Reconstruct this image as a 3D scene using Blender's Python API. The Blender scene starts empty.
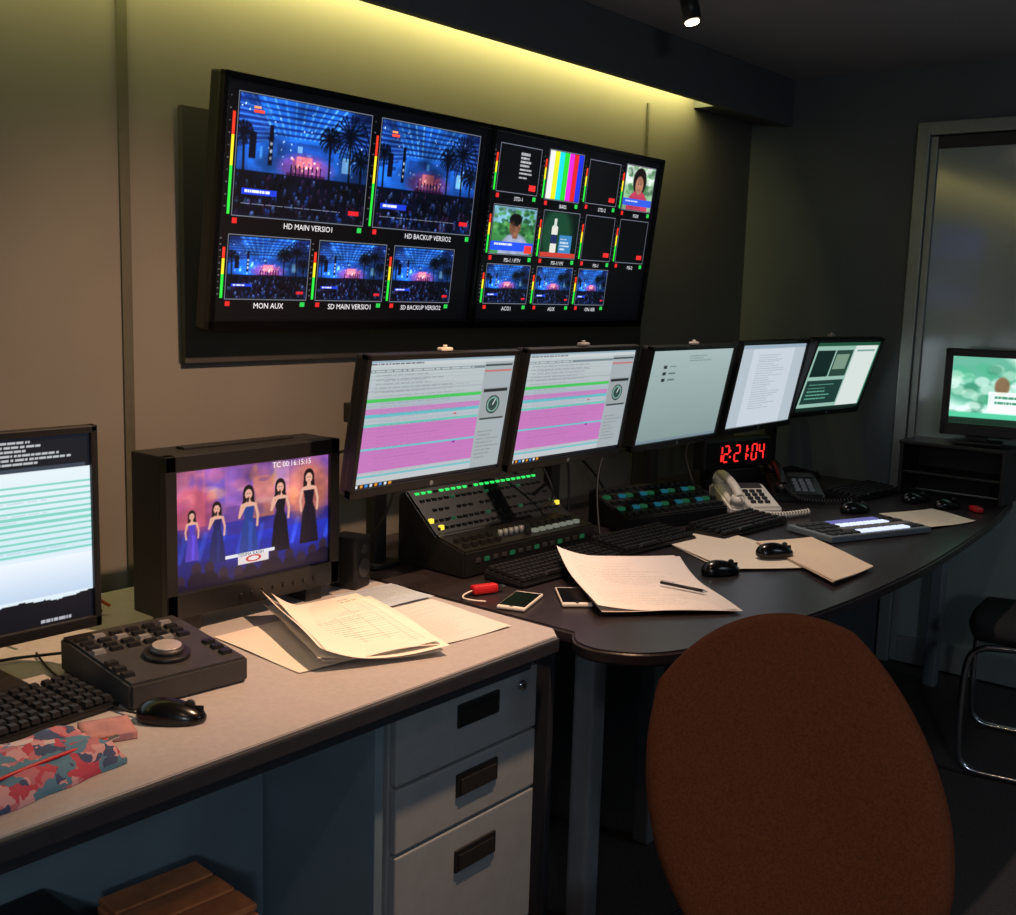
import bpy, bmesh, math, random
import numpy as np
from mathutils import Vector, Matrix, Euler
random.seed(4); rng=np.random.RandomState(7)
S=bpy.context.scene
S.view_settings.view_transform='Standard'
S.view_settings.look='None'
S.view_settings.exposure=.12
COL=bpy.context.collection

# ------------------------------------------------------------ materials
def lin(c):
    c=np.asarray(c,float)/255.
    return np.where(c<=.04045,c/12.92,((c+.055)/1.055)**2.4)
MATS={}
def mat(name,rgb,rough=.5,metal=0.,noise=.12,scale=30.,bump=0.,spec=.5,coords='Object'):
    if name in MATS: return MATS[name]
    m=bpy.data.materials.new(name); m.use_nodes=True; nt=m.node_tree; b=nt.nodes['Principled BSDF']
    l=lin(rgb)
    tc=nt.nodes.new('ShaderNodeTexCoord'); n=nt.nodes.new('ShaderNodeTexNoise'); n.inputs['Scale'].default_value=scale; n.inputs['Detail'].default_value=5
    nt.links.new(tc.outputs[coords],n.inputs['Vector'])
    r=nt.nodes.new('ShaderNodeValToRGB')
    r.color_ramp.elements[0].position=.3; r.color_ramp.elements[1].position=.7
    r.color_ramp.elements[0].color=(*(l*(1-noise)),1); r.color_ramp.elements[1].color=(*np.minimum(l*(1+noise),1),1)
    nt.links.new(n.outputs['Fac'],r.inputs['Fac']); nt.links.new(r.outputs['Color'],b.inputs['Base Color'])
    b.inputs['Roughness'].default_value=rough; b.inputs['Metallic'].default_value=metal
    b.inputs['Specular IOR Level'].default_value=spec
    if bump:
        bp=nt.nodes.new('ShaderNodeBump'); bp.inputs['Strength'].default_value=bump; bp.inputs['Distance'].default_value=.002
        nt.links.new(n.outputs['Fac'],bp.inputs['Height']); nt.links.new(bp.outputs['Normal'],b.inputs['Normal'])
    MATS[name]=m; return m
def emat(name,rgb,st=1.):
    if name in MATS: return MATS[name]
    m=bpy.data.materials.new(name); m.use_nodes=True; b=m.node_tree.nodes['Principled BSDF']
    l=lin(rgb); b.inputs['Base Color'].default_value=(*(l*.3),1); b.inputs['Emission Color'].default_value=(*l,1); b.inputs['Emission Strength'].default_value=st
    b.inputs['Roughness'].default_value=.3
    m.cycles.emission_sampling='NONE'
    MATS[name]=m; return m
def scrmat(name,st):
    if name in MATS: return MATS[name]
    m=bpy.data.materials.new(name); m.use_nodes=True; nt=m.node_tree; b=nt.nodes['Principled BSDF']
    a=nt.nodes.new('ShaderNodeVertexColor'); a.layer_name='Col'
    b.inputs['Base Color'].default_value=(.004,.004,.005,1); b.inputs['Roughness'].default_value=.35
    nt.links.new(a.outputs['Color'],b.inputs['Emission Color']); b.inputs['Emission Strength'].default_value=st
    m.cycles.emission_sampling='NONE'
    MATS[name]=m; return m
def vcmat(name,rough=.8):
    if name in MATS: return MATS[name]
    m=bpy.data.materials.new(name); m.use_nodes=True; nt=m.node_tree; b=nt.nodes['Principled BSDF']
    a=nt.nodes.new('ShaderNodeVertexColor'); a.layer_name='Col'
    nt.links.new(a.outputs['Color'],b.inputs['Base Color']); b.inputs['Roughness'].default_value=rough
    b.inputs['Specular IOR Level'].default_value=.25
    MATS[name]=m; return m

M_wall=mat('wall_paint',(98,97,93),.75,noise=.05,scale=4,bump=.05)
M_far=mat('far_wall_paint',(90,98,102),.75,noise=.05,scale=4)
M_ceil=mat('ceiling_paint',(146,150,162),.85,noise=.04,scale=6)
M_soff=mat('soffit_paint',(88,94,100),.8,noise=.04,scale=6)
M_floor=mat('carpet',(60,56,56),.95,noise=.35,scale=160,bump=.5)
M_blk=mat('black_plastic',(22,22,24),.42,noise=.15,scale=120)
M_blkm=mat('matte_black_plastic',(16,16,18),.6,noise=.2,scale=200)
M_gls=mat('gloss_black_plastic',(9,9,11),.22,noise=.1)
M_key=mat('key_plastic',(20,20,22),.5,noise=.2)
M_dgry=mat('dark_grey_plastic',(48,48,50),.5)
M_grey=mat('grey_metal',(120,130,138),.45,.2,noise=.06)
M_ped=mat('pedestal_paint',(150,157,162),.5,.1,noise=.05)
M_pan=mat('blue_grey_panel',(112,134,145),.6,noise=.07,scale=8)
M_chrome=mat('chrome',(200,205,212),.12,1.,noise=.03)
M_deskL=mat('desk_laminate_light',(172,168,168),.42,noise=.06,scale=90)
M_deskD=mat('desk_laminate_dark',(42,36,39),.33,noise=.18,scale=60)
M_edge=mat('desk_edge_dark',(46,48,54),.45)
M_white=mat('ivory_plastic',(224,218,208),.4,noise=.04)
M_or=mat('orange_fabric',(118,66,42),.95,noise=.22,scale=260,bump=.6,spec=.1)
M_wood=mat('crate_wood',(196,124,80),.5,noise=.25,scale=18)
M_red=mat('red_plastic',(190,30,38),.4)
M_frame=mat('door_frame_metal',(150,158,156),.4,.35,noise=.05)
M_shade=mat('tv_shade_dark',(38,38,40),.7,noise=.08,scale=12)  # shade behind the televisions, put in as dark colour

# ------------------------------------------------------------ builders
def link(o,par=None):
    COL.objects.link(o)
    if par is not None: o.parent=par
    return o
def E(name,loc=(0,0,0),rot=(0,0,0)):
    o=bpy.data.objects.new(name,None); o.empty_display_size=.05; o.location=loc; o.rotation_euler=[math.radians(a) for a in rot]
    return link(o)
def fin(name,bm,m,par,loc=(0,0,0),rot=(0,0,0),smooth=False):
    me=bpy.data.meshes.new(name); bm.normal_update(); bm.to_mesh(me); bm.free()
    if not isinstance(m,(list,tuple)): m=[m]
    for x in m: me.materials.append(x)
    if smooth:
        for p in me.polygons: p.use_smooth=True
    o=bpy.data.objects.new(name,me); o.location=loc; o.rotation_euler=[math.radians(a) for a in rot]
    return link(o,par)
def box(par,name,c,s,m,bev=.003,rot=(0,0,0),seg=2):
    bm=bmesh.new(); bmesh.ops.create_cube(bm,size=1)
    bmesh.ops.scale(bm,vec=s,verts=bm.verts)
    b=min(bev,min(s)*.45)
    if b>0: bmesh.ops.bevel(bm,geom=bm.edges[:],offset=b,segments=seg,affect='EDGES',profile=.6)
    return fin(name,bm,m,par,c,rot)
def cyl(par,name,c,r,h,m,rot=(0,0,0),seg=28,r2=None,bev=0):
    bm=bmesh.new(); bmesh.ops.create_cone(bm,cap_ends=True,segments=seg,radius1=r,radius2=r if r2 is None else r2,depth=h)
    if bev: bmesh.ops.bevel(bm,geom=[e for e in bm.edges if len(e.link_faces)==2 and any(len(f.verts)>4 for f in e.link_faces)],offset=bev,segments=2,affect='EDGES')
    o=fin(name,bm,m,par,c,rot)
    for p in o.data.polygons: p.use_smooth=len(p.vertices)<=4
    return o
def prism(par,name,pts,z0,z1,m,bev=0,loc=(0,0,0),rot=(0,0,0)):
    bm=bmesh.new(); vs=[bm.verts.new((x,y,z0)) for x,y in pts]; f=bm.faces.new(vs)
    r=bmesh.ops.extrude_face_region(bm,geom=[f]); bmesh.ops.translate(bm,vec=(0,0,z1-z0),verts=[v for v in r['geom'] if isinstance(v,bmesh.types.BMVert)])
    bmesh.ops.recalc_face_normals(bm,faces=bm.faces[:])
    if bev: bmesh.ops.bevel(bm,geom=[e for e in bm.edges if abs(e.verts[0].co.z-e.verts[1].co.z)<1e-6],offset=bev,segments=3,affect='EDGES')
    return fin(name,bm,m,par,loc,rot)
def xprism(par,name,prof,x0,x1,m,bev=.003,loc=(0,0,0)):
    """profile in (y,z) extruded along x"""
    bm=bmesh.new(); vs=[bm.verts.new((x0,y,z)) for y,z in prof]; f=bm.faces.new(vs)
    r=bmesh.ops.extrude_face_region(bm,geom=[f]); bmesh.ops.translate(bm,vec=(x1-x0,0,0),verts=[v for v in r['geom'] if isinstance(v,bmesh.types.BMVert)])
    bmesh.ops.recalc_face_normals(bm,faces=bm.faces[:])
    if bev: bmesh.ops.bevel(bm,geom=bm.edges[:],offset=bev,segments=2,affect='EDGES')
    return fin(name,bm,m,par,loc)
def boxes(par,name,lst,m,taper=.0):
    """many small boxes in one mesh; lst of (cx,cy,cz,sx,sy,sz,matindex)"""
    bm=bmesh.new()
    for b in lst:
        cx,cy,cz,sx,sy,sz=b[:6]; mi=b[6] if len(b)>6 else 0
        v=[]
        for z,t in((-.5,1),(.5,1-taper)):
            for x,y in((-.5,-.5),(.5,-.5),(.5,.5),(-.5,.5)): v.append(bm.verts.new((cx+x*sx*t,cy+y*sy*t,cz+z*sz)))
        for q in((3,2,1,0),(4,5,6,7),(0,1,5,4),(1,2,6,5),(2,3,7,6),(3,0,4,7)):
            f=bm.faces.new([v[i] for i in q]); f.material_index=mi
    return fin(name,bm,m,par)
def wire(par,name,pts,r,m,cyclic=False,kind='NURBS'):
    c=bpy.data.curves.new(name,'CURVE'); c.dimensions='3D'; c.bevel_depth=r; c.bevel_resolution=3; c.use_fill_caps=True
    s=c.splines.new(kind); s.points.add(len(pts)-1)
    for i,p in enumerate(pts): s.points[i].co=(*p,1)
    if kind=='NURBS': s.use_endpoint_u=True; s.order_u=3
    s.use_cyclic_u=cyclic; c.materials.append(m)
    return link(bpy.data.objects.new(name,c),par)
def text(par,name,s,loc,size,m,rot=(90,0,0),align='CENTER'):
    c=bpy.data.curves.new(name,'FONT'); c.body=s; c.size=size; c.align_x=align; c.align_y='CENTER'; c.resolution_u=2; c.materials.append(m)
    o=bpy.data.objects.new(name,c); o.location=loc; o.rotation_euler=[math.radians(a) for a in rot]
    return link(o,par)

# ------------------------------------------------------------ little painter
class Cv:
    def __init__(s,w,h,bg=(0,0,0)):
        s.w,s.h=w,h; s.a=np.zeros((h,w,3))+np.array(bg,float)
        s.Y,s.X=np.mgrid[0:h,0:w]; s.X=(s.X+.5)/w; s.Y=(s.Y+.5)/h
    def mix(s,k,c,al=1.):
        k=(k.astype(float)*al)[...,None]; s.a=s.a*(1-k)+np.array(c,float)*k
    def rect(s,x0,y0,x1,y1,c,al=1.): s.mix((s.X>=x0)&(s.X<x1)&(s.Y>=y0)&(s.Y<y1),c,al)
    def vgrad(s,x0,y0,x1,y1,c0,c1):
        t=np.clip((s.Y-y0)/(y1-y0),0,1)[...,None]; g=np.array(c0,float)*(1-t)+np.array(c1,float)*t
        k=((s.X>=x0)&(s.X<x1)&(s.Y>=y0)&(s.Y<y1))[...,None]; s.a=np.where(k,g,s.a)
    def ell(s,cx,cy,rx,ry,c,al=1.,soft=0):
        d=np.sqrt(((s.X-cx)/rx)**2+((s.Y-cy)/ry)**2)
        k=np.clip((1+soft-d)/(soft if soft else 1e-6),0,1) if soft else (d<1)
        s.mix(k,c,al)
    def line(s,x0,y0,x1,y1,wd,c,al=1.):
        asp=s.w/s.h; dx,dy=(x1-x0)*asp,y1-y0; L=dx*dx+dy*dy+1e-9
        t=np.clip(((s.X-x0)*asp*dx+(s.Y-y0)*dy)/L,0,1)
        d=np.hypot((s.X-x0)*asp-t*dx,(s.Y-y0)-t*dy); s.mix(np.clip((wd-d)*s.h+.5,0,1),c,al)
    def poly(s,pts,c,al=1.):
        k=np.zeros(s.X.shape,bool); n=len(pts)
        for i in range(n):
            x0,y0=pts[i]; x1,y1=pts[(i+1)%n]
            if y0==y1: continue
            cnd=((y0>s.Y)!=(y1>s.Y))&(s.X<(x1-x0)*(s.Y-y0)/(y1-y0)+x0); k^=cnd
        s.mix(k,c,al)
    def frame(s,x0,y0,x1,y1,c,t=1):
        i0,i1=int(x0*s.w),int(x1*s.w); j0,j1=int(y0*s.h),int(y1*s.h)
        s.a[j0:j0+t,i0:i1]=c; s.a[j1-t:j1,i0:i1]=c; s.a[j0:j1,i0:i0+t]=c; s.a[j0:j1,i1-t:i1]=c
    def paste(s,o,x0,y0,x1,y1):
        i0,i1=int(x0*s.w),int(x1*s.w); j0,j1=int(y0*s.h),int(y1*s.h)
        yi=(np.arange(j1-j0)+.5)*o.h/(j1-j0); xi=(np.arange(i1-i0)+.5)*o.w/(i1-i0)
        s.a[j0:j1,i0:i1]=o.a[yi.astype(int)][:,xi.astype(int)]
    def soften(s,amt=.5):
        b=s.a.copy()
        for ax in(0,1): b=(np.roll(b,1,ax)+2*b+np.roll(b,-1,ax))/4
        s.a=s.a*(1-amt)+b*amt
    def grain(s,r,amt=.3,cell=2):
        n=r.rand(s.h//cell+1,s.w//cell+1); n=np.kron(n,np.ones((cell,cell)))[:s.h,:s.w]
        s.a=s.a*(1+amt*(n*2-1))[...,None]
    def clouds(s,r,amt=.5):
        acc=np.zeros((s.h,s.w))
        for k,wt in((4,.5),(9,.3),(20,.2)):
            n=r.rand(k+2,k+2); yy=s.Y*k; xx=s.X*k; i=yy.astype(int); j=xx.astype(int); fy=yy-i; fx=xx-j; fy=fy*fy*(3-2*fy); fx=fx*fx*(3-2*fx)
            acc+=wt*((n[i,j]*(1-fx)+n[i,j+1]*fx)*(1-fy)+(n[i+1,j]*(1-fx)+n[i+1,j+1]*fx)*fy)
        s.a=s.a*(1+amt*(acc*2-1)*1.6)[...,None]
    def textlines(s,x0,y0,x1,y1,n,c,r,fill=.5,al=.8):
        for i in range(n):
            y=y0+(y1-y0)*(i+.2)/n; x=x0
            end=x0+(x1-x0)*r.uniform(.45,1)
            while x<end:
                w=r.uniform(.01,.05)*(x1-x0)*2; s.rect(x,y,min(x+w,end),y+(y1-y0)/n*fill,c,al); x+=w+.012*(x1-x0)
def grid_obj(par,name,cv,fn,m):
    h,w=cv.h,cv.w; u=np.repeat(np.linspace(0,1,w)[None],h,0).ravel(); v=np.repeat(np.linspace(0,1,h)[:,None],w,1).ravel()
    co=np.array(fn(u,v)).T
    idx=np.arange(h*w).reshape(h,w)
    q=np.stack([idx[1:,:-1],idx[1:,1:],idx[:-1,1:],idx[:-1,:-1]],-1).reshape(-1,4)
    me=bpy.data.meshes.new(name); me.vertices.add(h*w); me.vertices.foreach_set('co',co.ravel().astype(np.float32))
    me.loops.add(q.size); me.loops.foreach_set('vertex_index',q.ravel().astype(np.int32))
    me.polygons.add(len(q)); me.polygons.foreach_set('loop_start',np.arange(0,q.size,4,dtype=np.int32)); me.polygons.foreach_set('loop_total',np.full(len(q),4,dtype=np.int32))
    me.update(calc_edges=True); me.validate()
    ca=me.color_attributes.new('Col','FLOAT_COLOR','POINT')
    c=np.ones((h*w,4),np.float32); c[:,:3]=lin(np.clip(cv.a,0,255)).reshape(-1,3); ca.data.foreach_set('color',c.ravel())
    me.polygons.foreach_set('use_smooth',np.ones(len(me.polygons),bool))
    me.materials.append(m); return link(bpy.data.objects.new(name,me),par)
def screen(par,name,cv,w,h,y,m,cz=0.,cx=0.):
    return grid_obj(par,name,cv,lambda u,v:(cx+(u-.5)*w,np.full_like(u,y),cz+(.5-v)*h),m)

# ------------------------------------------------------------ room
XF=4.52; YW=2.38; ZC=2.40; XL=-1.6; YR=-2.0
def plain(name,c,s,m): return box(None,name,c,s,m,bev=0)
plain('floor',((XF+XL)/2,(YW+YR)/2,-.05),(XF-XL+.4,YW-YR+.4,.1),M_floor)
plain('ceiling',((XF+XL)/2,(YW+YR)/2,ZC+.05),(XF-XL+.4,YW-YR+.4,.1),M_ceil)
plain('wall_back',((XF+XL)/2,YW+.05,ZC/2),(XF-XL+.2,.1,ZC),M_wall)
plain('wall_right',(XF+.05,(YW+YR)/2,ZC/2),(.1,YW-YR,ZC),M_far)
plain('wall_left',(XL-.05,(YW+YR)/2,ZC/2),(.1,YW-YR,ZC),M_wall)
plain('wall_front',((XF+XL)/2,YR-.05,ZC/2),(XF-XL+.2,.1,ZC),M_far)
M_groove=mat('groove_strip',(60,60,50),.6)
box(None,'trim_1',(1.468,YW-.003,1.2),(.026,.006,ZC),M_groove,bev=.001)
box(None,'trim_2',(3.68,YW-.003,1.1),(.012,.006,2.2),M_groove,bev=.001)
# cove fascia
g=E('cove_soffit',(0,0,0))
box(g,'fascia',((XF+XL)/2,2.205,2.303),(XF-XL,.03,.19),M_soff,bev=.002)
box(g,'end_block',(4.27,2.30,2.315),(.50,.16,.17),M_soff,bev=.002)
box(g,'led_channel',(1.2,2.235,2.345),(5.6,.02,.03),M_dgry,bev=.002)
box(None,'tv_shade_board',(2.645,2.37,1.59),(2.06,.018,.62),M_shade,.002)  # dark sheet standing in for the shadow the televisions cast on the wall

# door
g=E('door_1',(XF,0,0))
def dbox(n,y0,y1,z0,z1,x0=-.05,x1=-.002,m=M_frame): box(g,n,((x0+x1)/2,(y0+y1)/2,(z0+z1)/2),(x1-x0,y1-y0,z1-z0),m,bev=.004)
dbox('jamb_left',1.585,1.635,0,2.18); dbox('jamb_right',.60,.65,0,2.18); dbox('head',.65,1.585,2.13,2.18)
dbox('stile_left',1.555,1.583,.01,2.125,-.04,-.008); dbox('stile_right',.652,.70,.01,2.125,-.04,-.008)
dbox('top_rail',.70,1.555,2.08,2.125,-.04,-.008,M_dgry); dbox('bottom_rail',.70,1.555,.01,.12,-.04,-.008)
mg=bpy.data.materials.new('tinted_glass'); mg.use_nodes=True; nt=mg.node_tree; b=nt.nodes['Principled BSDF']
b.inputs['Roughness'].default_value=.12; b.inputs['Specular IOR Level'].default_value=.8; b.inputs['IOR'].default_value=1.9
n=nt.nodes.new('ShaderNodeTexNoise'); n.inputs['Scale'].default_value=2; r_=nt.nodes.new('ShaderNodeValToRGB'); r_.color_ramp.elements[0].color=(.28,.35,.34,1); r_.color_ramp.elements[1].color=(.38,.45,.43,1)
nt.links.new(n.outputs['Fac'],r_.inputs['Fac']); nt.links.new(r_.outputs['Color'],b.inputs['Base Color'])
dbox('glass',.70,1.555,.12,2.08,-.03,-.02,mg)
cyl(g,'handle',(-.075,.76,1.0),.011,.3,M_chrome)
box(g,'handle_mount_1',(-.06,.76,1.1),(.04,.015,.015),M_chrome); box(g,'handle_mount_2',(-.06,.76,.9),(.04,.015,.015),M_chrome)

# ------------------------------------------------------------ screens content
def concert(w,h,seed,full=True):
    r=np.random.RandomState(seed); c=Cv(w,h); c.vgrad(0,0,1,1,(8,20,66),(3,6,24))
    c.ell(.40,.30,.46,.34,(26,92,196),.9,.9)
    # atrium roof: converging lit ribs and glass
    for i in range(13):
        x=.0+i*.08; c.line(x,.0,.42+(x-.42)*.45,.30,.010,(110,190,240),r.uniform(.3,.8))
    for j in range(6): c.line(0,.04+j*.05,1,.05+j*.045,.010,(8,26,84),.85)
    c.poly([(0,0),(.12,0),(.26,.34),(0,.44)],(10,26,80),.7); c.poly([(1,0),(.86,0),(.64,.34),(1,.46)],(8,20,66),.75)
    for i in range(8): c.line(0,.08+i*.045,.22,.10+i*.036,.006,(60,120,205),.6); c.line(1,.08+i*.045,.70,.12+i*.03,.006,(50,104,190),.6)
    c.rect(.28,.34,.72,.46,(20,54,130),.7)
    for i in range(24):
        x=r.uniform(.10,.92); y=r.uniform(.32,.52); c.rect(x,y,x+r.uniform(.012,.04),y+r.uniform(.02,.08),[(24,70,170),(80,160,235),(8,16,54),(150,205,245)][r.randint(4)],.6)
    c.rect(.08,.30,.13,.52,(6,8,24)); c.rect(.22,.22,.25,.56,(6,8,24)); c.rect(.76,.38,.88,.58,(24,70,150)); c.rect(.79,.41,.86,.55,(130,195,245),.8)
    for y in (.38,.44,.50): c.ell(.235,y,.010,.016,(205,225,250),.8)
    c.ell(.50,.55,.16,.09,(110,60,140),.85,.6); c.rect(.40,.48,.62,.60,(130,62,104),.8); c.rect(.43,.45,.55,.55,(205,110,120),.9,)
    for i in range(26): x=r.uniform(.38,.62); y=r.uniform(.46,.58); c.rect(x,y,x+.014,y+.020,[(240,180,150),(110,50,110),(210,90,110),(250,230,215),(60,40,110)][r.randint(5)],.7)
    c.rect(.36,.60,.66,.63,(60,26,70))
    for i in range(8): x=.39+i*.032; c.rect(x,.55,x+.010,.63,(14,8,24),.95); c.ell(x+.005,.545,.006,.010,(14,8,24))
    c.rect(0,.62,1,1,(4,5,17),.95)
    for i in range(300):
        x,y=r.rand(),r.uniform(.64,1); s=.5+y*.9; col=[(8,16,52),(22,50,120),(46,26,62),(4,4,12),(70,96,160),(6,8,22),(3,3,10),(3,3,10)][r.randint(8)]
        c.ell(x,y,.007*s,.011*s,col,.8); c.ell(x,y+.02*s,.011*s,.014*s,tuple(np.array(col)*.5),.7)
    for i in range(30): c.ell(r.rand(),r.uniform(.04,.6),.004,.007,(205,230,255),.9)
    for px,py,sc in((.84,.20,.22),(.68,.26,.12),(.94,.42,.12),(.04,.3,.10)):
        for k in range(23):
            a=k*math.pi*2/23+r.uniform(-.1,.1); ex,ey=px+math.cos(a)*sc*.6,py+math.sin(a)*sc*.8; c.line(px,py,ex,ey,.007,(2,5,16),.95); c.line(ex,ey,ex+math.cos(a)*sc*.12,ey+sc*.28,.006,(2,5,16),.95)
        c.line(px,py,px+.01,.66,.012,(3,6,16),.95)
    c.clouds(r,.45); c.grain(r,.12,1); c.soften(.7)
    c.rect(.05,.77,.30,.82,(24,52,190)); c.textlines(.07,.78,.29,.81,1,(225,230,250),r,.6,.9)
    if full:
        c.rect(.10,.09,.15,.11,(255,150,70)); c.rect(.10,.12,.17,.145,(235,70,50)); c.textlines(.05,.89,.95,.915,1,(160,170,200),r,.5,.6)
    c.rect(.87,.88,.96,.92,(200,30,40))
    return c
def vu(c,x,y0,y1,w=.008,lvl=.8,r=None):
    H=y1-y0; c.rect(x,y1-H*.42,x+w,y1,(40,210,60)); c.rect(x,y1-H*.68,x+w,y1-H*.42,(230,210,40)); c.rect(x,y1-H*lvl,x+w,y1-H*.68,(225,50,30))
def cell(c,src,x0,y0,x1,y1,bars=True):
    c.frame(x0-.004,y0-.007,x1+.004,y1+.007,(110,115,128),1)
    if src is not None: c.paste(src,x0,y0,x1,y1)
    if bars:
        vu(c,x0-.020,y0+.02,y1,.008,.88)
        for k in range(10): c.rect(x0-.030,y0+(y1-y0)*(k+.3)/10,x0-.025,y0+(y1-y0)*(k+.3)/10+.005,(130,130,140),.6)
    c.rect(x0-.002,y1+.014,x0+.014,y1+.036,(205,35,35)); c.rect(x1-.018,y1+.014,x1-.002,y1+.036,(40,180,70))
M_tv=scrmat('tv_screen',1.45); M_lbl=emat('label_white',(225,225,232),1.)
c1=Cv(600,350,(3,3,5))
sm=concert(180,116,2,False)
cell(c1,concert(270,180,1),.045,.05,.50,.55); cell(c1,concert(270,180,3),.545,.05,.97,.55)
for x0,x1 in((.04,.31),(.350,.605),(.645,.905)): cell(c1,sm,x0,.64,x1,.905)
c2=Cv(600,350,(3,3,5))
bars=Cv(140,60)
for i,cc in enumerate([(235,235,235),(235,235,30),(30,225,235),(40,220,50),(230,40,220),(225,35,35),(30,50,225)]): bars.rect(i/7,0,(i+1)/7,1,cc)
bars.a*=.86
txt=Cv(120,80,(5,5,8)); txt.textlines(.5,.1,.95,.7,7,(200,200,205),rng); txt.rect(.78,.8,.95,.92,(220,40,40))
blank=Cv(120,80,(6,6,8)); blank.rect(.75,.82,.95,.93,(210,40,40))
man=Cv(140,100,(50,110,60)); man.rect(0,0,1,.35,(110,160,180))
for i in range(90): man.ell(rng.rand(),rng.uniform(.05,.6),.05,.04,[(30,80,40),(60,130,60),(20,60,36),(90,140,90)][rng.randint(4)],.7)
man.ell(.55,1.05,.36,.48,(120,130,150),1,.1); man.rect(.48,.5,.60,.66,(105,68,52)); man.ell(.52,.40,.12,.2,(120,80,60),1,.15); man.ell(.52,.26,.135,.12,(12,10,12),1,.15); man.ell(.48,.39,.02,.02,(40,20,16),.8); man.ell(.57,.39,.02,.02,(40,20,16),.8); man.rect(.48,.50,.56,.515,(80,40,36)); man.ell(.46,.44,.05,.12,(90,58,44),.6,.5); man.clouds(rng,.2); man.soften(.8); man.rect(0,.74,1,.93,(30,70,220)); man.textlines(.08,.77,.85,.84,1,(240,240,250),rng); man.rect(.8,.8,.98,.97,(220,50,40))
bot=Cv(140,100,(8,20,16)); bot.ell(.4,.5,.35,.5,(30,90,60),.7,.5); bot.rect(.25,.34,.42,.92,(225,225,215)); bot.ell(.335,.34,.085,.06,(225,225,215)); bot.rect(.30,.14,.37,.34,(210,220,210)); bot.rect(.25,.5,.42,.7,(30,40,90)); bot.rect(.5,.5,.85,.9,(60,130,190)); bot.textlines(.53,.55,.82,.85,4,(230,240,245),rng); bot.rect(0,.9,1,1,(200,60,50)); bot.a*=.85
wom=Cv(120,90,(140,180,140)); wom.rect(0,0,1,.4,(210,225,215)); 
for i in range(50): wom.ell(rng.rand(),rng.uniform(.0,.6),.07,.05,[(90,150,90),(200,220,200),(60,110,70)][rng.randint(3)],.6,.4)
wom.ell(.5,.34,.22,.3,(25,18,18),1,.1); wom.ell(.5,1.,.38,.46,(190,60,90)); wom.ell(.5,.42,.13,.2,(180,125,100),1,.15); wom.ell(.45,.4,.018,.018,(60,30,30),.8); wom.ell(.55,.4,.018,.018,(60,30,30),.8); wom.rect(.46,.52,.54,.535,(150,50,50)); wom.clouds(rng,.2); wom.soften(.8); wom.rect(0,.74,1,.9,(50,90,220)); wom.textlines(.08,.77,.85,.84,1,(240,240,250),rng); wom.a*=.88
cell(c2,txt,.045,.06,.255,.30); cell(c2,bars,.305,.045,.50,.31); cell(c2,blank,.545,.06,.735,.30); cell(c2,wom,.78,.045,.975,.31)
cell(c2,man,.045,.38,.27,.635); cell(c2,bot,.315,.38,.52,.635); cell(c2,blank,.565,.38,.745,.635); cell(c2,blank,.79,.38,.975,.635)
for x0,x1 in((.045,.27),(.315,.52),(.565,.745)): cell(c2,sm,x0,.70,x1,.905)
def tv(cx,cv,labels):
    g=E('wall_mounted_television',(cx,2.245,1.667),(7,0,0)); W,H=.955,.605
    box(g,'cabinet',(0,.022,0),(W,.04,H),M_blk,.006)
    for n,c,s in(('bezel_top',(0,-.005,H/2-.008),(W,.018,.016)),('bezel_bottom',(0,-.005,-H/2+.013),(W,.018,.026)),('bezel_left',(-W/2+.008,-.005,0),(.016,.018,H)),('bezel_right',(W/2-.008,-.005,0),(.016,.018,H))): box(g,n,c,s,M_gls,.003)
    w,h=W-.032,H-.042; cz=.005
    screen(g,'display',cv,w,h,-.002,M_tv,cz)
    for s,u,v,sz in labels: text(g,'label',s,((u-.5)*w,-.004,cz+(.5-v)*h),sz,M_lbl)
    box(g,'wall_bracket',(0,.06,0),(.4,.035,.12),M_blkm,.003)
    return g
tv(2.095,c1,[('HD MAIN VERSIO1',.30,.583,.020),('HD BACKUP VERSIO2',.78,.583,.020),('MON AUX',.18,.94,.020),('SD MAIN VERSIO1',.48,.94,.020),('SD BACKUP VERSIO2',.78,.94,.018)])
tv(3.052,c2,[('STD-1',.16,.335,.017),('BARS',.41,.345,.017),('STD-2',.65,.335,.017),('PGM',.88,.345,.017),('PSI-1 / IFTV',.165,.670,.017),('PSI-11191',.42,.670,.017),('PSI-1',.66,.670,.017),('PSI-2',.89,.670,.017),('ACO1',.165,.94,.018),('AUX',.42,.94,.018),('ON AIR',.66,.94,.018)])

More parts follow.
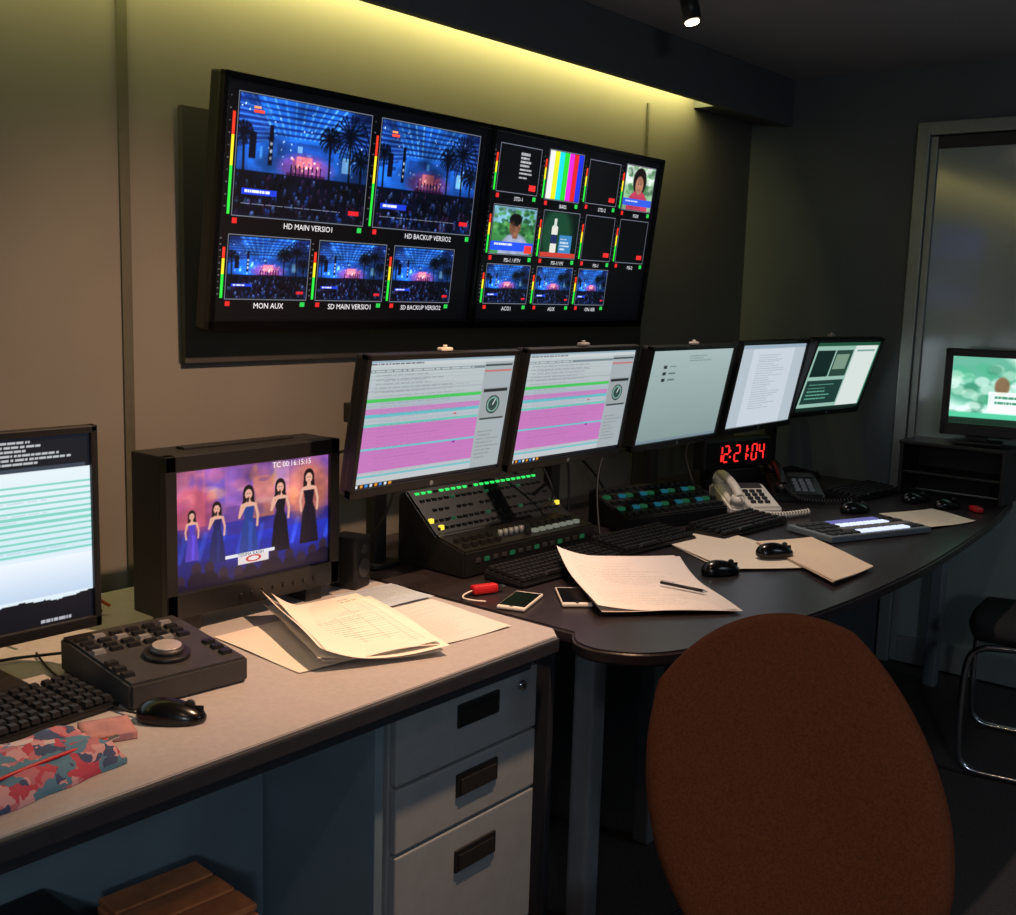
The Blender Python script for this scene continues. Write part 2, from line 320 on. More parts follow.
def playlist(seed,clock=True):
    r=np.random.RandomState(seed); c=Cv(320,184,(196,204,206)); c.vgrad(0,0,1,.4,(190,200,202),(176,186,190))
    c.rect(0,0,1,.022,(150,175,190)); c.rect(.0,.022,1,.05,(200,206,208)); c.textlines(.01,.025,.5,.045,1,(70,80,90),r); c.rect(0,.075,.78,.10,(120,135,142)); c.textlines(.02,.08,.75,.095,1,(210,215,218),r)
    for i in range(6): c.rect(0,.12+i*.03,.78,.122+i*.03,(150,160,164),.6)
    c.textlines(.05,.11,.75,.30,6,(130,140,146),r,.3,.5)
    c.rect(0,.30,.78,.325,(70,200,90)) 
    y=.325
    for hh,cc in((.05,(170,184,192)),(.045,(196,130,190)),(.025,(100,190,200)),(.05,(180,190,198)),(.02,(110,200,185)),(.17,(200,120,190)),(.018,(110,195,205)),(.17,(198,118,190)),(.03,(184,190,198)),(.03,(110,195,203))):
        c.rect(0,y,.78,y+hh,cc); y+=hh
    yy=.12
    while yy<.92: c.rect(0,yy,.78,yy+.004,(120,130,140),.2); c.textlines(.10,yy+.009,.70,yy+.019,1,(110,80,120),r,.6,.18); yy+=.029
    c.rect(.60,.46,.62,.475,(200,30,60)); c.rect(.62,.70,.64,.715,(150,40,160))
    c.rect(0,.92,.78,.965,(190,196,200)); c.rect(.78,.05,1,.965,(164,174,178)); c.rect(.785,.07,.99,.085,(60,70,74)); c.rect(.785,.12,.99,.135,(205,90,90),.7)
    if clock:
        c.rect(.79,.27,.99,.55,(154,162,164)); c.rect(.80,.285,.98,.31,(40,44,44)); c.ell(.885,.42,.052,.080,(50,62,62)); c.ell(.885,.42,.044,.066,(120,165,150)); c.ell(.885,.42,.034,.052,(50,70,68)); c.line(.885,.42,.90,.38,.006,(220,230,225))
        c.rect(.80,.53,.98,.55,(60,66,68))
    c.textlines(.80,.64,.98,.9,8,(130,138,140),r,.3)
    c.rect(0,.965,1,1,(16,18,26))
    for i in range(8): c.rect(.01+i*.03,.973,.026+i*.03,.993,[(220,230,240),(230,150,40),(60,140,220)][i%3])
    return c
m3=Cv(200,116,(178,196,196)); m3.vgrad(0,0,1,1,(166,184,184),(132,154,152))
for i in range(3): m3.rect(.16,.16+i*.07,.20,.195+i*.07,(40,52,60)); m3.rect(.23,.17+i*.07,.31,.185+i*.07,(90,110,115))
m3.textlines(.45,.06,.75,.14,3,(90,110,115),rng,.3); m3.rect(0,.965,1,1,(120,140,150))
m4=Cv(240,140,(180,192,202)); m4.rect(0,0,1,.05,(150,170,188)); m4.rect(.18,.06,.82,1,(200,210,220)); m4.textlines(.28,.12,.72,.80,24,(112,120,134),rng,.25,.5)
m5=Cv(200,116,(60,140,110)); m5.rect(.02,.06,.98,.95,(150,190,176)); m5.rect(.62,.06,.98,.95,(216,226,222)); m5.rect(.05,.12,.32,.5,(16,40,36)); m5.rect(.34,.12,.6,.5,(40,70,60)); m5.rect(.36,.18,.56,.4,(120,150,130)); m5.rect(.05,.55,.6,.9,(30,60,54)); m5.textlines(.1,.6,.55,.85,5,(120,200,170),rng,.3); m5.rect(.66,.12,.95,.15,(120,160,150)); m5.rect(0,0,1,.06,(30,80,60)); m5.rect(0,.95,1,1,(20,40,34))
lm=Cv(320,184,(225,240,250)); lm.rect(0,0,1,.18,(22,26,34)); lm.textlines(.60,.02,.95,.15,6,(220,225,230),rng,.3,.85); lm.textlines(.05,.02,.5,.15,6,(150,160,170),rng,.3,.6); lm.rect(.3,.155,.98,.18,(60,70,84))
lm.vgrad(0,.18,1,.62,(232,244,250),(208,236,244))
for i in range(12): lm.rect(0,.25+i*.032,1,.262+i*.032,(96,200,176),.7); lm.textlines(.0,.265+i*.032,.98,.276+i*.032,1,(130,160,176),rng,.6,.3)
lm.vgrad(0,.64,1,.84,(240,248,255),(196,216,240))
xs=np.linspace(0,1,61); pts=[(0,.84)]+[(x,.84+.010*math.sin(x*9+1)+.008*math.sin(x*23)+.02*x+rng.uniform(-.005,.005)) for x in xs]+[(1,1),(0,1)]; lm.poly(pts,(12,16,26)); lm.rect(0,.96,1,1,(12,16,24)); lm.textlines(.80,.965,.99,.99,1,(220,220,230),rng)
M_mon=scrmat('monitor_screen',.93)
def monitor(cx,cy,cz,cv,tilt=10,rz=0,W=.53,H=.335,stand=False,name='computer_monitor'):
    g=E(name,(cx,cy,cz),(tilt,0,rz))
    box(g,'back_shell',(0,.022,0),(W-.01,.03,H-.01),M_blk,.008); box(g,'back_bulge',(0,.045,0),(.28,.03,.2),M_blk,.012)
    bz=.014
    for n,c,s in(('bezel_top',(0,0,H/2-bz/2),(W,.022,bz)),('bezel_bottom',(0,0,-H/2+.011),(W,.022,.022)),('bezel_left',(-W/2+bz/2,0,0),(bz,.022,H)),('bezel_right',(W/2-bz/2,0,0),(bz,.022,H))): box(g,n,c,s,M_blk,.003)
    screen(g,'display',cv,W-2*bz,H-bz-.022,-.004,M_mon,.004)
    cyl(g,'badge',(0,-.0115,-H/2+.011),.006,.001,M_grey,(90,0,0))
    if stand:
        dz=cz-.741
        box(g,'stand_neck',(0,.075,-dz/2+.0),(.07,.025,dz),M_blk,.006); box(g,'stand_foot',(0,.05,-dz+.008),(.24,.16,.016),M_blk,.006)
    else:
        box(g,'mount_plate',(0,.066,0),(.12,.012,.12),M_blkm,.002)
        box(g,'mount_arm',(0,.150,-.015),(.04,.16,.04),M_blkm,.004,rot=(-tilt,0,0))
    return g
monitor(1.945,1.815,1.170,playlist(1)); monitor(2.505,1.815,1.172,playlist(2))
monitor(3.125,1.83,1.165,m3,11); monitor(3.695,1.83,1.172,m4,11); monitor(4.195,1.775,1.188,m5,18,-7,.50,.32)
monitor(.825,1.90,1.020,lm,0,0,.55,.386,stand=True)
g=E('monitor_rail',(0,0,0))
box(g,'rail',(3.14,2.085,1.165),(2.48,.03,.05),M_blkm,.004)
for i,x in enumerate((2.04,2.815,3.41,4.36)):
    box(g,'post_%d'%(i+1),(x,2.12,.955),(.045,.035,.43),M_blkm,.004); box(g,'foot_%d'%(i+1),(x,2.13,.747),(.10,.12,.012),M_blkm,.003)
M_clip=mat('pale_clip',(190,182,174),.5)
for i,(x,z) in enumerate(((1.94,1.337),(2.50,1.339),(3.1,1.332),(4.15,1.345))):
    gg=E('webcam_clip',(x,1.79,z)); box(gg,'clip_body',(0,0,.004),(.040,.018,.009),M_clip,.004); cyl(gg,'clip_knob',(0,0,.011),.005,.006,M_clip)

# ------------------------------------------------------------ desks
g=E('light_desk',(0,0,0))
prism(g,'top',[(-.6,1.39),(1.885,1.39),(1.925,1.43),(1.925,2.372),(-.6,2.372)],.71,.74,M_deskL,.003)
box(g,'front_edge',((1.885-.6)/2,1.386,.722),(2.48,.014,.034),M_edge,.005)
box(g,'modesty_panel',(.39,1.76,.36),(1.96,.02,.70),M_pan,.002)
box(g,'side_panel',(1.392,1.60,.355),(.022,.34,.70),M_pan,.002)
box(g,'under_rail',(.63,1.43,.69),(2.4,.03,.036),M_edge,.003)
box(g,'end_panel',(-.57,1.87,.355),(.025,.9,.70),M_pan,.002)
g=E('drawer_pedestal',(1.66,1.66,0))
box(g,'carcass',(0,.015,.365),(.44,.44,.61),M_ped,.004)
for i,(z0,z1) in enumerate(((.525,.668),(.385,.518),(.07,.378))):
    zc=(z0+z1)/2; box(g,'drawer_front_%d'%(i+1),(0,-.215,zc),(.436,.02,z1-z0),M_ped,.004)
    zh=z1-.048 if i<2 else z1-.075
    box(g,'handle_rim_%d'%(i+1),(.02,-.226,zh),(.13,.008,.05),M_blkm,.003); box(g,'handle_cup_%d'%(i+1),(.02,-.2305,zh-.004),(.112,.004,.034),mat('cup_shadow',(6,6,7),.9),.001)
cyl(g,'lock',(.16,-.229,.635),.011,.012,M_chrome,(90,0,0)); box(g,'lock_slot',(.16,-.236,.635),(.002,.002,.010),M_blkm,0)
for i,(x,y) in enumerate(((-.18,-.16),(.18,-.16),(-.18,.18),(.18,.18))): cyl(g,'castor_%d'%(i+1),(x,y,.03),.03,.025,M_blkm,(0,90,0))

g=E('dark_curved_desk',(0,0,0))
def cr(P,n=8):
    out=[]
    for i in range(len(P)-1):
        p0=P[max(i-1,0)];p1=P[i];p2=P[i+1];p3=P[min(i+2,len(P)-1)]
        for k in range(n):
            t=k/n; out.append(tuple(.5*(2*p1[j]+(p2[j]-p0[j])*t+(2*p0[j]-5*p1[j]+4*p2[j]-p3[j])*t*t+(3*p1[j]-p0[j]-3*p2[j]+p3[j])*t**3) for j in(0,1)))
    out.append(P[-1]); return out
front=cr([(1.935,1.385),(1.885,1.34),(1.875,1.27),(1.93,1.18),(2.06,1.12),(2.3,1.075),(2.64,1.04),(3.1,1.03),(3.6,1.055),(4.1,1.10),(4.505,1.16)])
prism(g,'top',[(1.935,2.372)]+front+[(4.505,2.372)],.708,.739,M_deskD,.006)
box(g,'leg_1',(2.02,1.39,.355),(.055,.055,.705),M_grey,.008); box(g,'leg_2',(2.47,1.50,.355),(.05,.05,.705),M_grey,.008)
box(g,'leg_3',(4.30,1.35,.355),(.05,.05,.705),M_grey,.008); box(g,'modesty_panel',(3.15,1.95,.37),(2.3,.02,.66),M_edge,.002)
box(g,'end_panel',(1.955,1.80,.355),(.02,.7,.70),M_edge,.002)
box(g,'cable_tray',(3.0,1.86,.60),(1.9,.12,.05),M_blkm,.004)

# ------------------------------------------------------------ desk objects
DZ=.741
def mouse(x,y,rz,name='computer_mouse',m=M_gls,L=.12,W=.066,z=0):
    g=E(name,(x,y,DZ+z),(0,0,rz))
    bm=bmesh.new(); bmesh.ops.create_uvsphere(bm,u_segments=28,v_segments=18,radius=1)
    for v in bm.verts:
        t=v.co.y
        w=W/2*(1-.10*math.cos(t*2.2)); zz=max(v.co.z,-.25)
        v.co=Vector((v.co.x*w ,t*L/2,(zz+.25)*.030*(1.0-.22*t)))
    fin('shell',bm,m,g,smooth=True)
    cyl(g,'wheel',(0,L*.27,.0295),.008,.006,M_dgry,(0,90,0)); box(g,'button_seam',(0,L*.36,.0225),(.0012,L*.2,.010),M_blkm,0)
    return g
def keyboard(x,y,rz,W=.44,D=.145,name='computer_keyboard'):
    g=E(name,(x,y,DZ),(0,0,rz))
    xprism(g,'base',[(-D/2,0),(D/2,0),(D/2,.024),(-D/2,.012)],-W/2,W/2,M_blk,.004)
    L=[]; rows=6; mg_=.008; kw=.0185
    for r in range(rows):
        y0=-D/2+.014+r*(D-.026)/(rows-1)*.98; z=.0165+.0122*(y0+D/2)/D
        xx=-W/2+mg_
        while xx<W/2-mg_-.01:
            w=kw
            if r==0 and -W*.28<xx<-.02: w=.10
            if abs(xx-W*.19)<.006 or abs(xx-W*.34)<.006: xx+=.006
            w=min(w,W/2-mg_-xx)
            L.append((xx+w/2,y0,z+.003,w-.0025,.0165,.008)); xx+=w
    boxes(g,'keys',L,M_key,.22); return g
keyboard(.79,1.745,4); mouse(1.04,1.575,-140)
wire(None,'mouse_cable',[(1.01,1.62,.748),(.99,1.70,.746),(1.015,1.77,.746),(1.0,1.90,.746),(1.05,2.05,.746)],.0022,M_blkm)
keyboard(2.35,1.742,-2,.44,.135); keyboard(2.79,1.75,-4,.36); keyboard(3.22,1.66,-3,.40); keyboard(4.16,1.62,-6,.34); keyboard(4.26,2.00,-6,.36)
mouse(2.64,1.405,-115,z=0); mouse(2.90,1.375,-120,z=.012); mouse(3.79,1.50,-120); mouse(4.17,1.42,-120,); mouse(4.13,1.29,-110)
g=E('card_reader',(4.14,1.19,DZ),(0,0,40)); box(g,'body',(0,0,.01),(.06,.03,.018),M_red,.006); box(g,'slot',(.032,0,.01),(.01,.018,.008),M_blk,.001)

# video monitor (performers)
pm=Cv(300,212); pm.vgrad(0,0,1,1,(140,86,160),(56,38,120))
pm.rect(0,0,.18,.6,(200,110,120),.6); pm.rect(.3,.02,.8,.35,(170,110,185),.5); pm.rect(.48,.12,.62,.5,(215,130,95),.7); pm.rect(.62,.02,.72,.3,(220,165,205),.6); pm.rect(.2,.1,.3,.45,(100,84,185),.6)
for i in range(60): pm.ell(rng.rand(),rng.uniform(0,.45),rng.uniform(.01,.04),rng.uniform(.01,.05),[(200,110,140),(110,76,175),(220,170,170),(84,56,140),(225,160,90)][rng.randint(5)],.4,.7)
pm.rect(0,.48,1,.62,(50,46,145)); pm.vgrad(0,.6,1,1,(32,48,180),(24,18,64))
for i in range(9): pm.line(.06+i*.12,.55,.02+i*.12,.75,.02,(56,84,215),.6)
pm.ell(.85,.3,.12,.2,(230,130,66),.6,.6); pm.ell(.12,.35,.10,.15,(230,86,105),.5,.6)
pm.clouds(rng,.3); pm.soften(.9)
def fig(x,y,s,dress,skin=(228,172,150),hair=(25,16,18),arm=1):
    P=lambda a,b:(x+a*s,y+b*s)
    pm.ell(x,y-.006*s,.027*s,.052*s,hair); pm.poly([P(-.027,0),P(.027,0),P(.032,.10),P(-.032,.10)],hair)
    pm.ell(x,y+.004*s,.018*s,.033*s,skin); pm.ell(x-.006*s,y,.0025*s,.003*s,(30,16,16)); pm.ell(x+.006*s,y,.0025*s,.003*s,(30,16,16)); pm.rect(x-.005*s,y+.02*s,x+.005*s,y+.024*s,(170,50,60))
    pm.poly([P(-.008,.03),P(.008,.03),P(.010,.055),P(.036,.066),P(.030,.10),P(-.030,.10),P(-.036,.066),P(-.010,.055)],skin)
    pm.poly([P(-.029,.085),P(.029,.085),P(.020,.165),P(.034,.23),P(.05,.44),P(-.05,.44),P(-.034,.23),P(-.020,.165)],dress)
    pm.poly([P(0,.17),P(.02,.2),P(.012,.43),P(-.004,.43)],tuple(np.array(dress)*1.6),.4)
    pm.line(*P(-.034,.075),*P(-.046,.15),.009*s,skin); pm.line(*P(-.046,.15),*(P(-.004,.05) if arm else P(-.04,.22)),.008*s,skin)
    pm.line(*P(.034,.075),*P(.046,.15),.009*s,skin); pm.line(*P(.046,.15),*P(.042,.22),.008*s,skin)
    if arm: pm.line(*P(-.004,.05),*P(-.002,.032),.007*s,(20,20,24))
fig(.10,.38,.85,(80,60,180),arm=0); fig(.25,.35,1.05,(26,34,90)); fig(.45,.26,1.3,(36,62,140)); fig(.66,.24,1.3,(14,12,26)); fig(.86,.19,1.36,(22,16,30),arm=0)
for i in range(12): x=.03+i*.085+rng.uniform(-.02,.02); y=.95+rng.uniform(-.07,.04); pm.ell(x,y-.06,.026,.05,(46,30,48),.95,.2); pm.ell(x,y+.06,.05,.09,(22,14,34),.95,.2)
pm.soften(.6)
pm.rect(.30,.77,.62,.795,(225,225,235)); pm.rect(.38,.795,.58,.87,(225,215,215)); pm.ell(.48,.83,.05,.03,(200,60,60)); pm.ell(.48,.83,.035,.018,(235,220,220))
g=E('video_monitor',(1.525,1.965,0))
W,D_,z0,z1=.475,.12,.775,1.125
box(g,'housing',(0,.065,(z0+z1)/2),(W,.11,z1-z0),M_blkm,.006)
for n,c,s in(('bezel_top',(0,.004,z1-.018),(W,.022,.036)),('bezel_bottom',(0,.004,z0+.028),(W,.022,.056)),('bezel_left',(-W/2+.014,.004,(z0+z1)/2),(.028,.022,z1-z0)),('bezel_right',(W/2-.014,.004,(z0+z1)/2),(.028,.022,z1-z0))): box(g,n,c,s,M_blk,.003)
screen(g,'display',pm,W-.056,z1-z0-.092,.003,scrmat('video_screen',.95),(z1-.036+z0+.056)/2)
for i in range(8): cyl(g,'front_knob_%d'%(i+1),(-.05+i*.03,-.008,z0+.024),.005,.006,M_blk,(90,0,0),16)
for i,x in enumerate((-.17,.17)): box(g,'foot_%d'%(i+1),(x,.06,.758),(.05,.11,.034),M_blk,.004)
text(g,'timecode','TC 00:16:15:15',(.10,.001,z1-.047),.018,M_lbl); text(g,'caption','TERIMA KASIH',(-.017,.001,z0+.111),.011,emat('caption_black',(10,10,10),0))
box(g,'carry_handle',(0,.07,z1+.003),(.30,.03,.006),M_blk,.002)

# jog controller
g=E('jog_controller',(1.145,1.785,DZ),(0,0,-5))
xprism(g,'body',[(-.14,0),(.14,0),(.14,.066),(.09,.066),(-.14,.048)],-.12,.115,M_dgry,.005)
def sl(y): return .048+.018*min(1,(y+.14)/.23)
L=[]
for r in range(4):
    for k in range(6): y=.02+r*.024; L.append((-.10+k*.034,y,sl(y)+.003,.024,.015,.007,0 if (r+k)%4 else 1))
for k in range(3): L.append((-.105,-.10+k*.03,sl(-.1+k*.03)+.003,.022,.018,.007,0))
for k in range(3): L.append((.09,-.10+k*.03,sl(-.1+k*.03)+.003,.022,.018,.007,0))
boxes(g,'buttons',L,[M_blk,mat('grey_button',(120,120,122),.5)],.15)
cyl(g,'jog_ring',(-.005,-.055,sl(-.055)+.004),.042,.010,M_blk,(4.5,0,0),40); cyl(g,'jog_knob',(-.005,-.055,sl(-.055)+.013),.030,.012,M_dgry,(4.5,0,0),40,bev=.002); cyl(g,'jog_cap',(-.005,-.056,sl(-.055)+.0205),.026,.003,mat('brushed_metal',(224,218,210),.35,.7),(4.5,0,0),40)
wire(g,'cable',[(-.08,.14,.03),(-.12,.22,.01),(-.2,.26,.006),(-.3,.22,.006)],.003,M_blkm)

# switcher console
g=E('broadcast_control_console',(2.37,1.965,DZ),(0,0,-2))
xprism(g,'body',[(-.125,0),(.13,0),(.13,.185),(.10,.20),(-.02,.095),(-.125,.070)],-.27,.28,M_blk,.005)
gb=emat('green_led',(50,225,100),1.1); wb=emat('white_led',(150,160,150),.35); yb=emat('amber_led',(240,210,70),1.2); rb=emat('red_led',(250,40,40),1.6); dg=emat('dim_green_led',(30,90,60),.5)
def on(t): return (-.02+.12*t,.095+.105*t)
L=[]
for r,t in((0,.90),(1,.74),(2,.52),(3,.30),(4,.14)):
    for k in range(22):
        if r==2 and k%4==0: continue
        y,z=on(t); mi=1 if (r==0 and k not in(3,9)) else (2 if (r in(1,3) and (k*7+r)%6==0) else 0)
        L.append((-.24+k*.0232,y,z-.003,.015,.007 if r==0 else .010,.012,mi))
L.append((-.255,on(.3)[0],on(.3)[1]+.002,.014,.010,.012,3)); L.append((-.235,on(.14)[0],on(.14)[1]+.002,.014,.010,.012,3)); L.append((.262,on(.2)[0],on(.2)[1]+.002,.014,.010,.012,3))
boxes(g,'bank_buttons',L,[M_key,gb,dg,yb],.1)
L=[]
for k in range(16):
    if 5<=k<=7: continue
    for r in range(2): y=-.10+r*.032; L.append((-.24+k*.031,y,.073+.024*(y+.125)/.105+.003,.018,.014,.010,1 if r==0 and k>8 else 0))
boxes(g,'front_buttons',L,[M_key,wb,yb],.1)
for k in range(5): cyl(g,'rotary_%d'%(k+1),(-.09+k*.022,-.085,.088),.007,.02,M_grey,(0,0,0),16)
for k in range(14): box(g,'front_key_%d'%(k+1),(-.22+k*.034,-.126,.042),(.018,.006,.012),dg if k%3==1 else M_dgry,.002)
wire(g,'patch_cable',[(.10,.12,.20),(.16,.05,.30),(.20,-.02,.20),(.17,-.06,.13),(.13,-.03,.12)],.0035,M_blkm)
# router panel
g=E('router_control_panel',(3.13,1.91,DZ),(0,0,-14))
xprism(g,'body',[(-.10,0),(.09,0),(.09,.11),(-.10,.045)],-.23,.23,M_blk,.004)
bl=emat('blue_green_led',(30,100,118),.5); L=[]
for r in range(5):
    for k in range(14):
        y=-.08+r*.035; z=.045+.065*(y+.10)/.19; L.append((-.208+k*.032,y,z+.003,.022,.020,.010,[0,1,0,2,0,0][(k*2+r*3)%6]))
boxes(g,'buttons',L,[M_key,bl,dg],.1)
# clock
g=E('digital_clock',(3.78,1.985,DZ),(0,0,-14))
box(g,'riser',(0,.01,.05),(.26,.07,.10),M_blkm,.004); box(g,'case',(0,.01,.16),(.36,.06,.115),M_blk,.006); box(g,'window',(0,-.021,.16),(.34,.003,.095),M_gls,.001)
def digit(ch,x,z,w,h):
    seg={'0':'abcdef','1':'bc','2':'abged','3':'abgcd','4':'fgbc','5':'afgcd'}[ch]; t=w*.2
    P={'a':(0,h/2,w*.75,t),'d':(0,-h/2,w*.75,t),'g':(0,0,w*.75,t),'b':(w/2,h/4,t,h*.42),'c':(w/2,-h/4,t,h*.42),'f':(-w/2,h/4,t,h*.42),'e':(-w/2,-h/4,t,h*.42)}
    return [(x+P[s][0]+ (P[s][1])*.12,-.024,z+P[s][1],P[s][2],.002,P[s][3]) for s in seg]
L=[]
for ch,x in zip('122104',(-.115,-.078,-.018,.022,.078,.118)): L+=digit(ch,x+.01,.16,.026,.060)
for x in(-.047,.052): L+=[(x,-.024,.172,.007,.002,.007),(x,-.024,.148,.007,.002,.007)]
boxes(g,'led_digits',L,rb)

# telephones
def phone(x,y,rz,m,name):
    g=E(name,(x,y,DZ),(0,0,rz))
    xprism(g,'base',[(-.11,0),(.11,0),(.11,.075),(.06,.08),(-.11,.028)],-.095,.095,m,.008)
    def s(y): return .028+.052*(y+.11)/.17
    L=[(.0+i*.026,-.075+j*.026,s(-.075+j*.026)+.003,.018,.015,.010,0) for i in range(3) for j in range(4)]; boxes(g,'keypad',L,M_dgry if m is M_white else M_grey,.15)
    box(g,'lcd',(.03,.045,s(.045)+.002),(.09,.035,.006),M_dgry,.002,rot=(17,0,0))
    pts=[(-.062,-.10,.062),(-.062,-.07,.085),(-.062,0,.105),(-.062,.07,.118),(-.062,.10,.108)]
    wire(g,'handset_grip',pts,.016,m)
    cyl(g,'mouthpiece',(-.062,-.088,.052),.028,.034,m,(15,0,0),24,r2=.022,bev=.004); cyl(g,'earpiece',(-.062,.09,.096),.028,.034,m,(15,0,0),24,r2=.022,bev=.004)
    h=[]
    for i in range(220):
        t=i/219; a=t*2*math.pi*24; cx_=-.062+.26*t-.03*math.sin(t*3); cy_=-.115-.06*math.sin(t*math.pi)
        h.append((cx_,cy_+.009*math.cos(a),.014+.045*(1-t)**6+.009*math.sin(a)))
    wire(g,'coiled_cord',h,.0030,m)
    return g
phone(3.53,1.80,-40,M_white,'desk_telephone'); phone(3.90,1.79,-52,M_blk,'desk_telephone')

# phones, card reader
g=E('smartphone',(2.15,1.54,DZ),(0,0,-46)); box(g,'body',(0,0,.0045),(.074,.150,.009),M_white,.004); box(g,'glass',(0,0,.0095),(.068,.128,.001),M_gls,0); cyl(g,'home_button',(0,-.069,.0095),.004,.001,M_dgry)
g=E('smartphone',(2.03,1.61,DZ),(0,0,-70)); box(g,'body',(0,0,.004),(.070,.145,.008),M_white,.003); box(g,'glass',(0,0,.0085),(.064,.124,.001),M_gls,0); cyl(g,'home_button',(0,-.066,.0085),.004,.001,M_dgry)
g=E('card_reader',(2.03,1.725,DZ),(0,0,-20)); box(g,'body',(0,0,.012),(.07,.026,.022),M_red,.007); box(g,'plug',(.045,0,.012),(.024,.014,.007),M_chrome,.001)
wire(g,'cable',[(-.035,0,.01),(-.07,-.01,.006),(-.08,-.05,.005),(-.04,-.08,.005)],.002,M_white)

# papers
M_pap=vcmat('printed_paper')
def paper(name,cs,bg=(236,228,214),lines=14,z=.0015,curl=0.,form=True,seed=0,n=1,wav=.0015,lift=0.):
    r=np.random.RandomState(seed); cx=sum(c[0] for c in cs)/4; cy=sum(c[1] for c in cs)/4
    g=E(name,(cx,cy,DZ))
    for k in range(n):
        c=Cv(140,190,bg)
        if form and k==n-1:
            c.textlines(.1,.06,.9,.14,2,(120,120,128),r,.4,.6)
            for i in range(lines): y=.18+i*.74/lines; c.rect(.07,y,.93,y+.005,(150,154,160),.5)
            for x in(.07,.2,.5,.7,.85,.925): c.rect(x,.18,x+.006,.92,(150,154,160),.5)
            c.textlines(.1,.19,.86,.9,lines,(120,124,134),r,.3,.35)
        else:
            for j in range(3): c.ell(r.rand(),r.rand(),.3,.3,tuple(np.array(bg)*.95),.4,.6)
            if form is None: c.textlines(.1,.08,.9,.9,22,(160,156,156),r,.25,.3)
        a=r.uniform(-.07,.07)*(k>0); ox,oy=r.uniform(-.012,.012,2)*(k>0)
        P=[((x-cx)*math.cos(a)-(y-cy)*math.sin(a)+ox,(x-cx)*math.sin(a)+(y-cy)*math.cos(a)+oy) for x,y in cs]
        ph=r.uniform(0,6)
        def fn(u,v,P=P,k=k,ph=ph):
            x=(P[0][0]*(1-u)+P[1][0]*u)*(1-v)+(P[3][0]*(1-u)+P[2][0]*u)*v
            y=(P[0][1]*(1-u)+P[1][1]*u)*(1-v)+(P[3][1]*(1-u)+P[2][1]*u)*v
            zz=z+k*.003+wav*(1+np.sin(u*5+ph))*(.5+v*.5)+wav*.5*np.sin(v*7+u*3+ph)+wav*.5+ curl*(k+1)/n*np.clip(.35-u,0,1)**2*8*(1-.5*v)+lift*np.clip(.45-v,0,1)**2*5
            return x,y,zz
        grid_obj(g,'sheet_%d'%(k+1),c,fn,M_pap)
    return g
paper('loose_paper',[(1.36,1.90),(1.62,1.88),(1.58,1.55),(1.34,1.60)],bg=(222,214,204),form=False,seed=11,z=.001)
paper('loose_paper',[(1.66,1.86),(1.90,1.84),(1.86,1.50),(1.64,1.52)],bg=(214,210,206),form=None,seed=12,lines=8,z=.001)
paper('loose_paper',[(1.74,1.95),(1.91,1.93),(1.90,1.77),(1.70,1.80)],bg=(176,190,206),form=True,seed=13,lines=8,z=.006)
paper('paper_stack',[(1.53,1.93),(1.77,1.86),(1.61,1.47),(1.37,1.58)],bg=(236,230,220),seed=14,z=.008,curl=.05,n=4,lines=22,wav=.005)
paper('paper_form',[(2.34,1.72),(2.60,1.51),(2.34,1.18),(2.07,1.40)],bg=(238,230,224),seed=15,z=.003,curl=.03,n=2,form=None,wav=.003,lift=.03)
g=E('pen',(2.385,1.375,DZ+.014),(0,0,-88)); cyl(g,'barrel',(0,0,.004),.0042,.12,M_blk,(90,0,90),14); cyl(g,'tip',(.066,0,.004),.0042,.012,M_chrome,(0,90,0),14,r2=.001); box(g,'clip',(-.04,0,.009),(.035,.003,.002),M_chrome,0)
paper('manila_folder',[(2.90,1.79),(3.12,1.65),(2.93,1.20),(2.68,1.42)],bg=(238,224,204),seed=16,z=.001,form=False,n=2,wav=.001)
paper('manila_folder',[(3.03,1.50),(3.23,1.41),(2.99,1.12),(2.74,1.13)],bg=(240,216,190),seed=17,z=.006,form=False,n=2,wav=.0015)
paper('loose_paper',[(3.80,1.42),(4.06,1.32),(3.94,1.13),(3.70,1.20)],bg=(232,220,202),seed=18,z=.002,form=None,lines=10)
# illuminated button panel
g=E('illuminated_button_panel',(3.47,1.355,DZ),(0,0,-22)); box(g,'body',(0,0,.010),(.44,.20,.020),M_grey,.004)
L=[]
for r in range(4):
    for k in range(13): L.append((-.19+k*.0315,-.07+r*.044,.022,.026,.032,.006,[1,0,1,2][r] if 3<k<11 or (r==1 and k>2) else 3))
boxes(g,'backlit_buttons',L,[mat('grey_button',(120,120,122),.5),emat('cool_white_led',(200,212,240),1.2),emat('violet_led',(110,110,180),.7),M_dgry],.08)

# pouch
g=E('patterned_pouch',(.765,1.535,DZ),(0,0,8))
m=bpy.data.materials.new('printed_fabric'); m.use_nodes=True; nt=m.node_tree; b=nt.nodes['Principled BSDF']; b.inputs['Roughness'].default_value=.8
tc=nt.nodes.new('ShaderNodeTexCoord'); v_=nt.nodes.new('ShaderNodeTexVoronoi'); v_.inputs['Scale'].default_value=46; r_=nt.nodes.new('ShaderNodeValToRGB'); r_.color_ramp.interpolation='CONSTANT'
els=[(0,(176,66,86)),(.26,(196,150,156)),(.42,(80,124,150)),(.58,(180,110,122)),(.72,(60,76,110)),(.84,(196,180,184))]
while len(r_.color_ramp.elements)<len(els): r_.color_ramp.elements.new(.5)
for e,(p,cc) in zip(r_.color_ramp.elements,els): e.position=p; e.color=(*lin(cc),1)
nz=nt.nodes.new('ShaderNodeTexNoise'); nz.inputs['Scale'].default_value=40; mx=nt.nodes.new('ShaderNodeMixRGB'); mx.inputs[0].default_value=.05
nt.links.new(tc.outputs['Object'],nz.inputs['Vector']); nt.links.new(tc.outputs['Object'],mx.inputs[1]); nt.links.new(nz.outputs['Color'],mx.inputs[2]); nt.links.new(mx.outputs[0],v_.inputs['Vector'])
